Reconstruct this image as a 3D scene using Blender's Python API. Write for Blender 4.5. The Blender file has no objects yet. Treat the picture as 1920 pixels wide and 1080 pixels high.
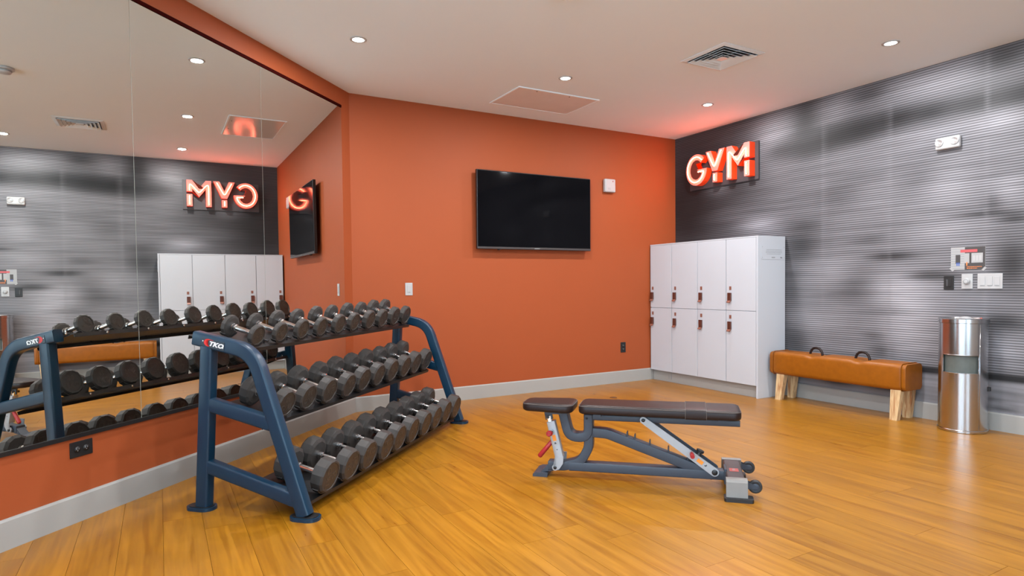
import bpy, bmesh, math, random
from mathutils import Vector, Matrix, Euler
random.seed(7)
PI = math.pi
scene = bpy.context.scene
COL = scene.collection

# ------------------------------------------------------------------ camera
R, D, H, LX = 5.2788, 5.3966, 2.7701, 1.4693      # right wall x, back wall y, ceiling z, corner x
EYE = Vector((0.0, 0.0, 1.10))
right_ = Vector((0.86921731, -0.49429798, -0.01143569))
up_ = Vector((0.02560926, 0.02191151, 0.99943186))
fwd_ = Vector((0.49376658, 0.86901634, -0.03170447))
cam_d = bpy.data.cameras.new('camera')
cam = bpy.data.objects.new('camera', cam_d)
COL.objects.link(cam)
m3 = Matrix((right_, up_, -fwd_)).transposed()
cam.matrix_world = Matrix.Translation(EYE) @ m3.to_4x4()
cam_d.sensor_fit = 'HORIZONTAL'
cam_d.sensor_width = 36.0
cam_d.lens = 1165.2065 / 1920 * 36.0
cam_d.shift_y = 30.8766 / 1920
cam_d.clip_start = 0.05
scene.camera = cam

# ------------------------------------------------------------------ world, view
world = bpy.data.worlds.new('daylight')
scene.world = world
world.use_nodes = True
bg = world.node_tree.nodes['Background']
bg.inputs[0].default_value = (0.60, 0.82, 1.0, 1)
bg.inputs[1].default_value = 8.6
scene.view_settings.view_transform = 'Standard'
scene.view_settings.look = 'None'
scene.view_settings.gamma = 1.0
scene.view_settings.use_curve_mapping = False
scene.view_settings.exposure = 0.09
scene.cycles.use_denoising = True
scene.cycles.max_bounces = 10
scene.cycles.diffuse_bounces = 5
scene.cycles.glossy_bounces = 6
scene.cycles.transparent_max_bounces = 8
scene.cycles.sample_clamp_indirect = 6.0
SPOT_W = 27.0
SPOT_COL = (0.98, 0.98, 1.0)

def window_portal(name, loc, rot, sx, sy):
    l = bpy.data.lights.new(name, 'AREA')
    l.shape = 'RECTANGLE'; l.size = sx; l.size_y = sy
    l.cycles.is_portal = True
    o = bpy.data.objects.new(name, l); COL.objects.link(o)
    o.location = loc; o.rotation_euler = rot
XS, YR = -2.07, -2.6                    # side wall x, rear wall y
window_portal('window_daylight', (0.15, YR - 0.06, 1.45), (PI/2, 0, PI), 2.7, 2.3)
window_portal('window_daylight', (XS - 0.06, -0.35, 1.45), (0, -PI/2, 0), 2.3, 3.7)

# ------------------------------------------------------------------ materials
def lin(c):
    return tuple(((v/255/12.92) if v/255 <= .04045 else ((v/255+.055)/1.055)**2.4) for v in c)
def mat(name, col, rough=.5, metal=0.0, spec=.5, emit=None, estr=0.0, coat=0.0, noise=0.0, nscale=30.0, bump=0.0):
    m = bpy.data.materials.new(name); m.use_nodes = True
    nt = m.node_tree; b = nt.nodes['Principled BSDF']
    b.inputs['Base Color'].default_value = (*col, 1)
    b.inputs['Roughness'].default_value = rough
    b.inputs['Metallic'].default_value = metal
    b.inputs['Specular IOR Level'].default_value = spec
    b.inputs['Coat Weight'].default_value = coat
    if emit:
        b.inputs['Emission Color'].default_value = (*emit, 1)
        b.inputs['Emission Strength'].default_value = estr
    if noise or bump:
        tc = nt.nodes.new('ShaderNodeTexCoord'); n = nt.nodes.new('ShaderNodeTexNoise')
        n.inputs['Scale'].default_value = nscale; n.inputs['Detail'].default_value = 5
        nt.links.new(tc.outputs['Object'], n.inputs['Vector'])
        if noise:
            r = nt.nodes.new('ShaderNodeMapRange')
            r.inputs[3].default_value = 1 - noise; r.inputs[4].default_value = 1 + noise
            nt.links.new(n.outputs['Fac'], r.inputs[0])
            mx = nt.nodes.new('ShaderNodeVectorMath'); mx.operation = 'SCALE'
            mx.inputs[0].default_value = col
            nt.links.new(r.outputs[0], mx.inputs['Scale'])
            nt.links.new(mx.outputs[0], b.inputs['Base Color'])
        if bump:
            bp = nt.nodes.new('ShaderNodeBump'); bp.inputs['Strength'].default_value = bump
            bp.inputs['Distance'].default_value = .002
            nt.links.new(n.outputs['Fac'], bp.inputs['Height'])
            nt.links.new(bp.outputs[0], b.inputs['Normal'])
    return m

M = {}
M['orange'] = mat('orange_paint', (.33, .070, .019), .6, spec=.3, noise=.03, nscale=3, bump=.05)
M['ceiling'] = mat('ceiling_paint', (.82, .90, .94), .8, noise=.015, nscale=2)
M['plain'] = mat('plain_wall', (.62, .60, .57), .7, noise=.02, nscale=3)
M['baseboard'] = mat('grey_baseboard', (.34, .335, .315), .5, noise=.02, nscale=8)
M['rackblue'] = mat('powder_coated_steel', (.003, .026, .055), .32, spec=.45, bump=.04, nscale=400)
M['blacksteel'] = mat('black_steel', (.010, .010, .011), .4, noise=.1, nscale=60)
M['rubber'] = mat('black_rubber', (.044, .039, .036), .5, spec=.3, noise=.12, nscale=40, bump=.08)
M['rubber_face'] = mat('rubber_face', (.028, .024, .021), .42, noise=.15, nscale=50)
M['embossed'] = mat('embossed_rubber', (.045, .038, .032), .3, noise=.1, nscale=60)
M['plastic'] = mat('black_plastic', (.012, .012, .013), .45, noise=.1, nscale=50)
M['chrome'] = mat('chrome', (.80, .80, .80), .14, metal=1.0, noise=.02)
M['white'] = mat('white_laminate', (.52, .545, .585), .45, spec=.3, noise=.012, nscale=6)
M['whiteplastic'] = mat('white_plastic', (.44, .44, .44), .3, noise=.02)
M['copper'] = mat('copper_lock', (.105, .032, .020), .38, metal=.35, noise=.1, nscale=120)
M['copperlight'] = mat('copper_plate', (.26, .105, .072), .45, metal=.2, noise=.06, nscale=120)
M['dark'] = mat('dark_print', (.05, .05, .055), .6, noise=.05)
M['greyprint'] = mat('grey_print', (.28, .30, .31), .6, noise=.05)
M['leather'] = mat('tan_leather', (.27, .080, .003), .38, noise=.22, nscale=22, bump=.12, spec=.35)
M['vinyl'] = mat('black_vinyl', (.018, .010, .009), .4, noise=.1, nscale=60, bump=.06, spec=.28)
M['stitch'] = mat('stitch_thread', (.11, .09, .08), .7, noise=.1)
M['benchgrey'] = mat('grey_steel', (.038, .047, .064), .42, noise=.05, nscale=80, spec=.4)
M['benchsilver'] = mat('silver_steel', (.36, .37, .39), .38, metal=.35, noise=.04)
M['guard'] = mat('grey_guard', (.20, .185, .17), .5, noise=.05)
M['crossbar'] = mat('brown_grey_steel', (.050, .036, .036), .4, noise=.05)
M['redgrip'] = mat('red_grip', (.33, .015, .018), .38, noise=.05)
M['labelorange'] = mat('orange_label', (.75, .24, .02), .5, noise=.1, nscale=200)
M['labelwhite'] = mat('white_label', (.37, .37, .37), .5, noise=.02)
M['labelred'] = mat('red_label', (.40, .07, .06), .5, noise=.1, nscale=150)
M['stainless'] = mat('brushed_stainless', (.52, .52, .53), .2, metal=1.0, noise=.02)
M['liner'] = mat('grey_liner', (.10, .115, .105), .5, noise=.15, nscale=40)
M['screen'] = mat('tv_screen', (.003, .003, .004), .06, spec=.12, noise=.02)
M['bezel'] = mat('tv_bezel', (.008, .008, .009), .3, noise=.05)
M['bezelgrey'] = mat('tv_trim', (.09, .08, .08), .35, metal=.5, noise=.05)
M['badgeblue'] = mat('badge_navy', (.010, .022, .036), .35, noise=.05)
M['badgered'] = mat('badge_red', (.62, .018, .015), .4, noise=.03)
M['badgewhite'] = mat('badge_white', (.75, .75, .75), .4, noise=.02)
M['ventwhite'] = mat('vent_enamel', (.74, .78, .80), .25, noise=.02)
M['glosspanel'] = mat('gloss_painted_panel', (.76, .77, .76), .12, spec=.6, noise=.06, nscale=6)
M['redtape'] = mat('red_print', (.50, .09, .10), .5, noise=.05)
M['blueprint'] = mat('blue_print', (.05, .12, .45), .5, noise=.05)
M['orangeprint'] = mat('orange_print', (.72, .22, .06), .5, noise=.05)
M['greyblack'] = mat('charcoal_print', (.055, .05, .05), .5, noise=.05)
M['lens'] = mat('led_lens', (.9, .88, .85), .4, emit=(1.0, .95, .88), estr=9.0, noise=.01)
M['tube'] = mat('neon_tube', (.9, .5, .45), .3, emit=(1.0, .15, .075), estr=42.0, noise=.01)
M['letterface'] = mat('neon_letter_face', (.50, .20, .17), .6, spec=.2, emit=(1.0, .28, .20), estr=.10, noise=.02)
M['letterside'] = mat('neon_letter_return', (.72, .055, .008), .4, emit=(1.0, .045, .002), estr=.28, noise=.02)
M['signplate'] = mat('sign_backplate', (.045, .042, .045), .5, noise=.04)
M['subfloor'] = mat('subfloor', (.16, .07, .02), .7, noise=.1)
M['mirroredge'] = mat('mirror_edge', (.50, .52, .46), .25, noise=.03)
M['clearlens'] = mat('lamp_reflector', (.55, .55, .55), .2, metal=.6, noise=.05)
M['winframe'] = mat('window_frame', (.10, .10, .11), .45, noise=.03)

def mirror_mat():
    m = mat('mirror_silver', (.80, .81, .77), .0, metal=1.0, noise=.002)
    return m
M['mirror'] = mirror_mat()

def glass_mat():
    m = bpy.data.materials.new('window_glass'); m.use_nodes = True
    nt = m.node_tree; nt.nodes.clear()
    o = nt.nodes.new('ShaderNodeOutputMaterial'); mx = nt.nodes.new('ShaderNodeMixShader')
    t = nt.nodes.new('ShaderNodeBsdfTransparent'); g = nt.nodes.new('ShaderNodeBsdfGlossy')
    f = nt.nodes.new('ShaderNodeFresnel'); f.inputs[0].default_value = 1.3
    g.inputs['Roughness'].default_value = .02
    nt.links.new(f.outputs[0], mx.inputs[0]); nt.links.new(t.outputs[0], mx.inputs[1])
    nt.links.new(g.outputs[0], mx.inputs[2]); nt.links.new(mx.outputs[0], o.inputs[0])
    return m
M['glass'] = glass_mat()

def wood_floor():
    m = bpy.data.materials.new('honey_wood_plank'); m.use_nodes = True
    nt = m.node_tree; L = nt.links; b = nt.nodes['Principled BSDF']
    tc = nt.nodes.new('ShaderNodeTexCoord'); oi = nt.nodes.new('ShaderNodeObjectInfo')
    add = nt.nodes.new('ShaderNodeVectorMath'); add.operation = 'ADD'
    sc = nt.nodes.new('ShaderNodeVectorMath'); sc.operation = 'SCALE'
    cmb = nt.nodes.new('ShaderNodeCombineXYZ')
    cmb.inputs[0].default_value = 13.0; cmb.inputs[1].default_value = 29.0; cmb.inputs[2].default_value = 7.0
    L.new(cmb.outputs[0], sc.inputs[0]); L.new(oi.outputs['Random'], sc.inputs['Scale'])
    L.new(tc.outputs['Object'], add.inputs[0]); L.new(sc.outputs[0], add.inputs[1])
    mp = nt.nodes.new('ShaderNodeMapping'); mp.inputs['Scale'].default_value = (28, 1.3, 1)
    L.new(add.outputs[0], mp.inputs[0])
    n1 = nt.nodes.new('ShaderNodeTexNoise'); n1.inputs['Scale'].default_value = 1.0
    n1.inputs['Detail'].default_value = 7; n1.inputs['Distortion'].default_value = 1.4
    L.new(mp.outputs[0], n1.inputs['Vector'])
    mp2 = nt.nodes.new('ShaderNodeMapping'); mp2.inputs['Scale'].default_value = (7, 1.3, 1)
    L.new(add.outputs[0], mp2.inputs[0])
    n2 = nt.nodes.new('ShaderNodeTexNoise'); n2.inputs['Scale'].default_value = 1.0
    n2.inputs['Detail'].default_value = 4; n2.inputs['Distortion'].default_value = 1.0
    L.new(mp2.outputs[0], n2.inputs['Vector'])
    r1 = nt.nodes.new('ShaderNodeValToRGB')
    e = r1.color_ramp.elements
    e[0].position = .30; e[0].color = (.225, .082, .003, 1)
    e[1].position = .68; e[1].color = (.345, .146, .008, 1)
    mid = r1.color_ramp.elements.new(.50); mid.color = (.292, .120, .005, 1)
    L.new(n1.outputs['Fac'], r1.inputs[0])
    r2 = nt.nodes.new('ShaderNodeMapRange'); r2.inputs[1].default_value = .3; r2.inputs[2].default_value = .7
    r2.inputs[3].default_value = .90; r2.inputs[4].default_value = 1.10
    L.new(n2.outputs['Fac'], r2.inputs[0])
    r3 = nt.nodes.new('ShaderNodeMapRange'); r3.inputs[3].default_value = .95; r3.inputs[4].default_value = 1.05
    L.new(oi.outputs['Random'], r3.inputs[0])
    mu = nt.nodes.new('ShaderNodeMath'); mu.operation = 'MULTIPLY'
    L.new(r2.outputs[0], mu.inputs[0]); L.new(r3.outputs[0], mu.inputs[1])
    s2 = nt.nodes.new('ShaderNodeVectorMath'); s2.operation = 'SCALE'
    L.new(r1.outputs[0], s2.inputs[0]); L.new(mu.outputs[0], s2.inputs['Scale'])
    L.new(s2.outputs[0], b.inputs['Base Color'])
    rr = nt.nodes.new('ShaderNodeMapRange'); rr.inputs[3].default_value = .24; rr.inputs[4].default_value = .36
    L.new(n1.outputs['Fac'], rr.inputs[0]); L.new(rr.outputs[0], b.inputs['Roughness'])
    bp = nt.nodes.new('ShaderNodeBump'); bp.inputs['Strength'].default_value = .05; bp.inputs['Distance'].default_value = .002
    L.new(n1.outputs['Fac'], bp.inputs['Height']); L.new(bp.outputs[0], b.inputs['Normal'])
    return m
M['floorwood'] = wood_floor()

def leg_wood():
    m = bpy.data.materials.new('pale_rustic_wood'); m.use_nodes = True
    nt = m.node_tree; L = nt.links; b = nt.nodes['Principled BSDF']
    tc = nt.nodes.new('ShaderNodeTexCoord'); oi = nt.nodes.new('ShaderNodeObjectInfo')
    mp = nt.nodes.new('ShaderNodeMapping'); mp.inputs['Scale'].default_value = (45, 45, 5)
    L.new(tc.outputs['Object'], mp.inputs[0])
    n = nt.nodes.new('ShaderNodeTexNoise'); n.noise_dimensions = '4D'; n.inputs['Scale'].default_value = 1
    n.inputs['Detail'].default_value = 4; n.inputs['Distortion'].default_value = .8
    L.new(mp.outputs[0], n.inputs['Vector'])
    w = nt.nodes.new('ShaderNodeMath'); w.operation = 'MULTIPLY'; w.inputs[1].default_value = 20
    L.new(oi.outputs['Random'], w.inputs[0]); L.new(w.outputs[0], n.inputs['W'])
    r = nt.nodes.new('ShaderNodeValToRGB'); e = r.color_ramp.elements
    e[0].position = .33; e[0].color = (.36, .15, .05, 1); e[1].position = .55; e[1].color = (.66, .47, .25, 1)
    L.new(n.outputs['Fac'], r.inputs[0]); L.new(r.outputs[0], b.inputs['Base Color'])
    b.inputs['Roughness'].default_value = .55
    return m
M['legwood'] = leg_wood()

def mural_mat():
    m = bpy.data.materials.new('printed_mural'); m.use_nodes = True
    nt = m.node_tree; L = nt.links; b = nt.nodes['Principled BSDF']
    at = nt.nodes.new('ShaderNodeVertexColor'); at.layer_name = 'print'
    tc = nt.nodes.new('ShaderNodeTexCoord'); sp = nt.nodes.new('ShaderNodeSeparateXYZ')
    L.new(tc.outputs['Object'], sp.inputs[0])
    # printed blinds: one slat every 19 mm above the sill line
    mu = nt.nodes.new('ShaderNodeMath'); mu.operation = 'MULTIPLY'; mu.inputs[1].default_value = 2*PI/.0190
    L.new(sp.outputs['Z'], mu.inputs[0])
    sn = nt.nodes.new('ShaderNodeMath'); sn.operation = 'SINE'; L.new(mu.outputs[0], sn.inputs[0])
    r = nt.nodes.new('ShaderNodeMapRange'); r.inputs[1].default_value = -1; r.inputs[2].default_value = 1
    r.inputs[3].default_value = .48; r.inputs[4].default_value = 1.46
    L.new(sn.outputs[0], r.inputs[0])
    gt = nt.nodes.new('ShaderNodeMath'); gt.operation = 'GREATER_THAN'; gt.inputs[1].default_value = .405
    L.new(sp.outputs['Z'], gt.inputs[0])
    mixf = nt.nodes.new('ShaderNodeMix'); mixf.data_type = 'FLOAT'
    L.new(gt.outputs[0], mixf.inputs[0]); mixf.inputs[2].default_value = 1.0; L.new(r.outputs[0], mixf.inputs[3])
    mp = nt.nodes.new('ShaderNodeMapping'); mp.inputs['Scale'].default_value = (1, 1.0, 24)
    L.new(tc.outputs['Object'], mp.inputs[0])
    n = nt.nodes.new('ShaderNodeTexNoise'); n.inputs['Scale'].default_value = 1.6; n.inputs['Detail'].default_value = 5
    L.new(mp.outputs[0], n.inputs['Vector'])
    r2 = nt.nodes.new('ShaderNodeMapRange'); r2.inputs[1].default_value = .25; r2.inputs[2].default_value = .75
    r2.inputs[3].default_value = .78; r2.inputs[4].default_value = 1.22
    L.new(n.outputs['Fac'], r2.inputs[0])
    m2 = nt.nodes.new('ShaderNodeMath'); m2.operation = 'MULTIPLY'
    L.new(mixf.outputs[0], m2.inputs[0]); L.new(r2.outputs[0], m2.inputs[1])
    s = nt.nodes.new('ShaderNodeVectorMath'); s.operation = 'SCALE'
    L.new(at.outputs['Color'], s.inputs[0]); L.new(m2.outputs[0], s.inputs['Scale'])
    L.new(s.outputs[0], b.inputs['Base Color'])
    b.inputs['Roughness'].default_value = .5
    b.inputs['Specular IOR Level'].default_value = .3
    return m
M['mural'] = mural_mat()

# ------------------------------------------------------------------ mesh helpers
class MB:
    def __init__(self): self.bm = bmesh.new()
    def _faces(self, vs, fs, mi=0, smooth=False):
        bv = [self.bm.verts.new(v) for v in vs]
        for f in fs:
            try:
                fc = self.bm.faces.new([bv[i] for i in f]); fc.material_index = mi; fc.smooth = smooth
            except ValueError: pass
        return bv
    def box(self, lo, hi, bevel=0.0, seg=2, mi=0, mtx=None):
        x0, y0, z0 = lo; x1, y1, z1 = hi
        vs = [Vector(p) for p in ((x0,y0,z0),(x1,y0,z0),(x1,y1,z0),(x0,y1,z0),(x0,y0,z1),(x1,y0,z1),(x1,y1,z1),(x0,y1,z1))]
        if mtx is not None: vs = [mtx @ v for v in vs]
        bv = self._faces(vs, [(0,3,2,1),(4,5,6,7),(0,1,5,4),(1,2,6,5),(2,3,7,6),(3,0,4,7)], mi)
        if bevel > 0:
            es = set()
            for v in bv:
                for e in v.link_edges: es.add(e)
            bmesh.ops.bevel(self.bm, geom=list(es), offset=bevel, segments=seg, affect='EDGES', profile=.5)
        return self
    def prism(self, pts, fn, d0, d1, mi=0, mi_side=None, cap0=True, cap1=True):
        """pts: 2D outline; fn(u,v,d) -> 3D"""
        n = len(pts)
        a = [self.bm.verts.new(fn(u, v, d0)) for u, v in pts]
        b = [self.bm.verts.new(fn(u, v, d1)) for u, v in pts]
        ms = mi if mi_side is None else mi_side
        for i in range(n):
            j = (i+1) % n
            f = self.bm.faces.new((a[i], a[j], b[j], b[i])); f.material_index = ms
        caps = []
        if cap0: caps.append(self.bm.faces.new(list(reversed(a))))
        if cap1: caps.append(self.bm.faces.new(b))
        for f in caps: f.material_index = mi
        big = [f for f in caps if len(f.verts) > 4]
        if big: bmesh.ops.triangulate(self.bm, faces=big)
        return self
    def sweep(self, path, prof, normal, mi=0, smooth=True, caps=True):
        """sweep a 2D profile (a along in-plane side, b along normal) along a planar path"""
        N = Vector(normal).normalized(); P = [Vector(p) for p in path]; rings = []
        for i, p in enumerate(P):
            if i == 0: t0 = t1 = (P[1]-P[0]).normalized()
            elif i == len(P)-1: t0 = t1 = (P[-1]-P[-2]).normalized()
            else: t0 = (P[i]-P[i-1]).normalized(); t1 = (P[i+1]-P[i]).normalized()
            t = (t0+t1).normalized(); k = 1.0/max(.3, t.dot(t1))
            s = N.cross(t).normalized()
            rings.append([self.bm.verts.new(p + s*(a*k) + N*b) for a, b in prof])
        n = len(prof)
        for r0, r1 in zip(rings, rings[1:]):
            for i in range(n):
                j = (i+1) % n
                f = self.bm.faces.new((r0[i], r0[j], r1[j], r1[i])); f.material_index = mi; f.smooth = smooth
        if caps:
            for r in (list(reversed(rings[0])), rings[-1]):
                f = self.bm.faces.new(r); f.material_index = mi
        return self
    def tube(self, path, rad, seg=10, mi=0, caps=True):
        P = [Vector(p) for p in path]; rings = []; prev = None
        for i, p in enumerate(P):
            t = (P[min(i+1, len(P)-1)] - P[max(i-1, 0)]).normalized()
            if prev is None:
                ref = Vector((0,0,1)) if abs(t.z) < .9 else Vector((1,0,0))
                s = t.cross(ref).normalized()
            else:
                s = (prev - t*prev.dot(t)).normalized()
            prev = s; q = t.cross(s)
            rr = rad[i] if isinstance(rad, (list, tuple)) else rad
            rings.append([self.bm.verts.new(p + (s*math.cos(2*PI*k/seg) + q*math.sin(2*PI*k/seg))*rr) for k in range(seg)])
        for r0, r1 in zip(rings, rings[1:]):
            for i in range(seg):
                j = (i+1) % seg
                f = self.bm.faces.new((r0[i], r0[j], r1[j], r1[i])); f.smooth = True; f.material_index = mi
        if caps:
            self.bm.faces.new(list(reversed(rings[0]))).material_index = mi
            self.bm.faces.new(rings[-1]).material_index = mi
        return self
    def lathe(self, prof, seg=24, fn=None, smooth=True, mi=0, ang=(0, 2*PI)):
        """prof: (radius, axial) list; fn(r*cos, r*sin, axial) -> 3D"""
        fn = fn or (lambda a, b, c: (a, b, c)); rings = []
        for r, h in prof:
            if r < 1e-6: rings.append([self.bm.verts.new(fn(0, 0, h))])
            else: rings.append([self.bm.verts.new(fn(r*math.cos(2*PI*k/seg), r*math.sin(2*PI*k/seg), h)) for k in range(seg)])
        for r0, r1 in zip(rings, rings[1:]):
            for i in range(seg):
                j = (i+1) % seg
                if len(r0) == 1 and len(r1) == 1: continue
                if len(r0) == 1: vs = (r0[0], r1[i], r1[j])
                elif len(r1) == 1: vs = (r0[i], r0[j], r1[0])
                else: vs = (r0[i], r0[j], r1[j], r1[i])
                f = self.bm.faces.new(vs); f.smooth = smooth; f.material_index = mi
        return self
    def mesh(self, name):
        bmesh.ops.recalc_face_normals(self.bm, faces=self.bm.faces)
        me = bpy.data.meshes.new(name); self.bm.to_mesh(me); self.bm.free()
        return me
    def build(self, name, material, parent=None, shift=None, sharp=None):
        if shift is not None: bmesh.ops.translate(self.bm, verts=self.bm.verts, vec=Vector(shift))
        me = self.mesh(name)
        if sharp is not None:
            me.shade_smooth(); me.set_sharp_from_angle(angle=math.radians(sharp))
        return obj(name, me, material, parent)

def obj(name, me, material, parent=None):
    o = bpy.data.objects.new(name, me); COL.objects.link(o)
    ml = material if isinstance(material, (list, tuple)) else [material]
    if not me.materials:
        for k in ml: me.materials.append(M[k] if isinstance(k, str) else k)
    o.parent = parent
    return o
def tag(o, label, cat=None, group=None, kind=None):
    if label: o['label'] = label
    if cat: o['category'] = cat
    if group: o['group'] = group
    if kind: o['kind'] = kind
    return o
def thing(name, label, cat, loc, rot=(0,0,0), group=None):
    e = bpy.data.objects.new(name, None); COL.objects.link(e)
    e.empty_display_size = .1; e.location = loc; e.rotation_euler = rot
    return tag(e, label, cat, group)
def rrect(w, h, r, n=4):
    """rounded rectangle outline, centred"""
    pts = []
    for cx, cy, a0 in ((w/2-r, h/2-r, 0), (-w/2+r, h/2-r, PI/2), (-w/2+r, -h/2+r, PI), (w/2-r, -h/2+r, 1.5*PI)):
        for k in range(n+1):
            a = a0 + PI/2*k/n; pts.append((cx + r*math.cos(a), cy + r*math.sin(a)))
    return pts
def fillet(pts, r, n=6):
    P = [Vector(p) for p in pts]; out = [P[0]]
    for i in range(1, len(P)-1):
        rr = r[i-1] if isinstance(r, (list, tuple)) else r
        a = (P[i-1]-P[i]); b = (P[i+1]-P[i]); la, lb = a.length, b.length; a.normalize(); b.normalize()
        ang = math.acos(max(-1, min(1, a.dot(b)))); d = min(rr/math.tan(ang/2), la*.48, lb*.48)
        p0 = P[i]+a*d; p1 = P[i]+b*d
        for k in range(n+1):
            s = k/n; out.append(p0*(1-s)**2 + P[i]*2*s*(1-s) + p1*s*s)
    out.append(P[-1]); return out
TEXT = {}
def text_mesh(body, size, extrude, shear=0.0, bold=0.0):
    key = (body, size, extrude, shear, bold)
    if key in TEXT: return TEXT[key]
    cu = bpy.data.curves.new('text', 'FONT'); cu.body = body; cu.size = size; cu.extrude = extrude
    cu.align_x = 'CENTER'; cu.align_y = 'CENTER'; cu.shear = shear; cu.offset = bold; cu.resolution_u = 2
    t = bpy.data.objects.new('text', cu); COL.objects.link(t)
    dg = bpy.context.evaluated_depsgraph_get()
    me = bpy.data.meshes.new_from_object(t.evaluated_get(dg)); me.materials.clear()
    bpy.data.objects.remove(t); TEXT[key] = me
    return me
S2 = math.sqrt(.5)
def wl(o, t, z=0.0):            # wall_left coordinates: o outward from the mirror wall, t along it from the corner
    return Vector((LX - S2*t + S2*o, D - S2*t - S2*o, z))
ROTL = -PI/4                    # empty rotation: local x = o, local y = -t

# ------------------------------------------------------------------ room shell
ROOM = [(R, YR), (R, D), (LX, D), (XS, D-(LX-XS)), (XS, YR)]
def clip(poly, a, b):
    out = []
    for i in range(len(poly)):
        p, q = poly[i], poly[(i+1) % len(poly)]
        s = lambda v: (b[0]-a[0])*(v[1]-a[1]) - (b[1]-a[1])*(v[0]-a[0])
        sp, sq = s(p), s(q)
        if sp >= -1e-9: out.append(p)
        if (sp > 1e-9 and sq < -1e-9) or (sp < -1e-9 and sq > 1e-9):
            t = sp/(sp-sq); out.append((p[0]+t*(q[0]-p[0]), p[1]+t*(q[1]-p[1])))
    return out
def clip_room(poly):
    for i in range(len(ROOM)):
        poly = clip(poly, ROOM[i], ROOM[(i+1) % len(ROOM)])
        if len(poly) < 3: return []
    return poly
fl = MB().prism(ROOM, lambda u, v, d: (u, v, d), -.08, -.012).build('floor', 'subfloor')
tag(fl, 'honey coloured wood plank floor', 'floor', kind='structure')
PW, PLN, GAP = .1655, 1.22, .0006
rest = MB()
k0 = int(math.floor((XS-.8175)/PW)) - 1; k1 = int(math.ceil((R-.8175)/PW)) + 1
for k in range(k0, k1):
    x0 = .8175 + k*PW
    off = (2.719 + k*.181 + (.35*math.sin(k*2.3) if k not in (0, 1) else 0)) % PLN
    j0 = int(math.floor((YR-off)/PLN)) - 1; j1 = int(math.ceil((D-off)/PLN)) + 1
    for j in range(j0, j1):
        y0 = off + j*PLN
        poly = clip_room([(x0+GAP, y0+GAP), (x0+PW-GAP, y0+GAP), (x0+PW-GAP, y0+PLN-GAP), (x0+GAP, y0+PLN-GAP)])
        if not poly: continue
        c = Vector((x0+PW/2, y0+PLN/2, 0))
        # only planks the photograph can show are built one by one
        d = Vector((c.x, y0+PLN, 0)) - Vector((0, 0, 0)); f2 = Vector((fwd_.x, fwd_.y, 0))
        seen = (y0+PLN > .9) and d.dot(f2) > 1.6
        if seen:
            mb = MB().prism([(p[0]-c.x, p[1]-c.y) for p in poly], lambda u, v, w: (u, v, w), -.0119, 0)
            o = mb.build('plank', 'floorwood', fl); o.location = c
        else:
            rest.prism(poly, lambda u, v, w: (u, v, w), -.0119, 0)
ro = rest.build('plank_field', 'floorwood', fl); ro['kind'] = 'stuff'

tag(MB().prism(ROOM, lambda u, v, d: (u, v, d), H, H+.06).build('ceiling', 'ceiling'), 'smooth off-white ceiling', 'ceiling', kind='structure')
tag(MB().box((LX-.12, D, -.08), (R+.12, D+.1, H+.06)).build('wall_back', 'orange'), 'orange painted wall behind the television', 'wall', kind='structure')
TL = (LX-XS)/S2                      # length of angled wall
wlm = MB()
wlm.prism([(0, 0), (TL, 0), (TL, -.1), (0, -.1)], lambda t, o, d: wl(o, t, d), -.08, H+.06)
tag(wlm.build('wall_left', 'orange'), 'orange painted angled wall carrying the mirror', 'wall', kind='structure')

def framed_wall(name, fn, u0, u1, openings, label, thick=.12):
    """wall with window openings: fn(u, v, depth)"""
    mb = MB(); us = sorted({u0, u1, *[o[0] for o in openings], *[o[1] for o in openings]})
    def slab(a, b, c, d): mb.prism([(a, c), (b, c), (b, d), (a, d)], fn, 0, thick)
    for a, b in zip(us, us[1:]):
        op = [o for o in openings if o[0] <= a+1e-6 and o[1] >= b-1e-6]
        if op: slab(a, b, -.08, op[0][2]); slab(a, b, op[0][3], H+.06)
        else: slab(a, b, -.08, H+.06)
    w = mb.build(name, 'plain'); tag(w, label, 'wall', kind='structure')
WIN = [(-1.2, 1.5, .3, 2.6)]
framed_wall('wall_rear', lambda u, v, d: (u, YR-d, v), XS-.12, R+.12, WIN, 'plain wall with windows behind the viewer')
WINS = [(-2.2, 1.5, .3, 2.6)]
framed_wall('wall_side', lambda u, v, d: (XS-d, u, v), YR, D-(LX-XS)+.1, WINS, 'plain wall with a window beside the viewer')
def window(n, fn, u0, u1, v0, v1, label):
    mb = MB(); w = .05
    for a, b, c, d in ((u0, u1, v0, v0+w), (u0, u1, v1-w, v1), (u0, u0+w, v0+w, v1-w), (u1-w, u1, v0+w, v1-w), ((u0+u1)/2-w/2, (u0+u1)/2+w/2, v0+w, v1-w)):
        mb.prism([(a, c), (b, c), (b, d), (a, d)], fn, .02, .08)
    fr = mb.build('window_%d' % n, 'winframe'); tag(fr, label, 'window', kind='structure')
    for a, b in ((u0+w, (u0+u1)/2-w/2), ((u0+u1)/2+w/2, u1-w)):
        MB().prism([(a, v0+w), (b, v0+w), (b, v1-w), (a, v1-w)], fn, .048, .052).build('pane', 'glass', fr)
window(1, lambda u, v, d: (u, YR-d, v), *WIN[0], 'dark framed window behind the viewer')
window(2, lambda u, v, d: (XS-d, u, v), *WINS[0], 'dark framed window in the side wall')

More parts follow.
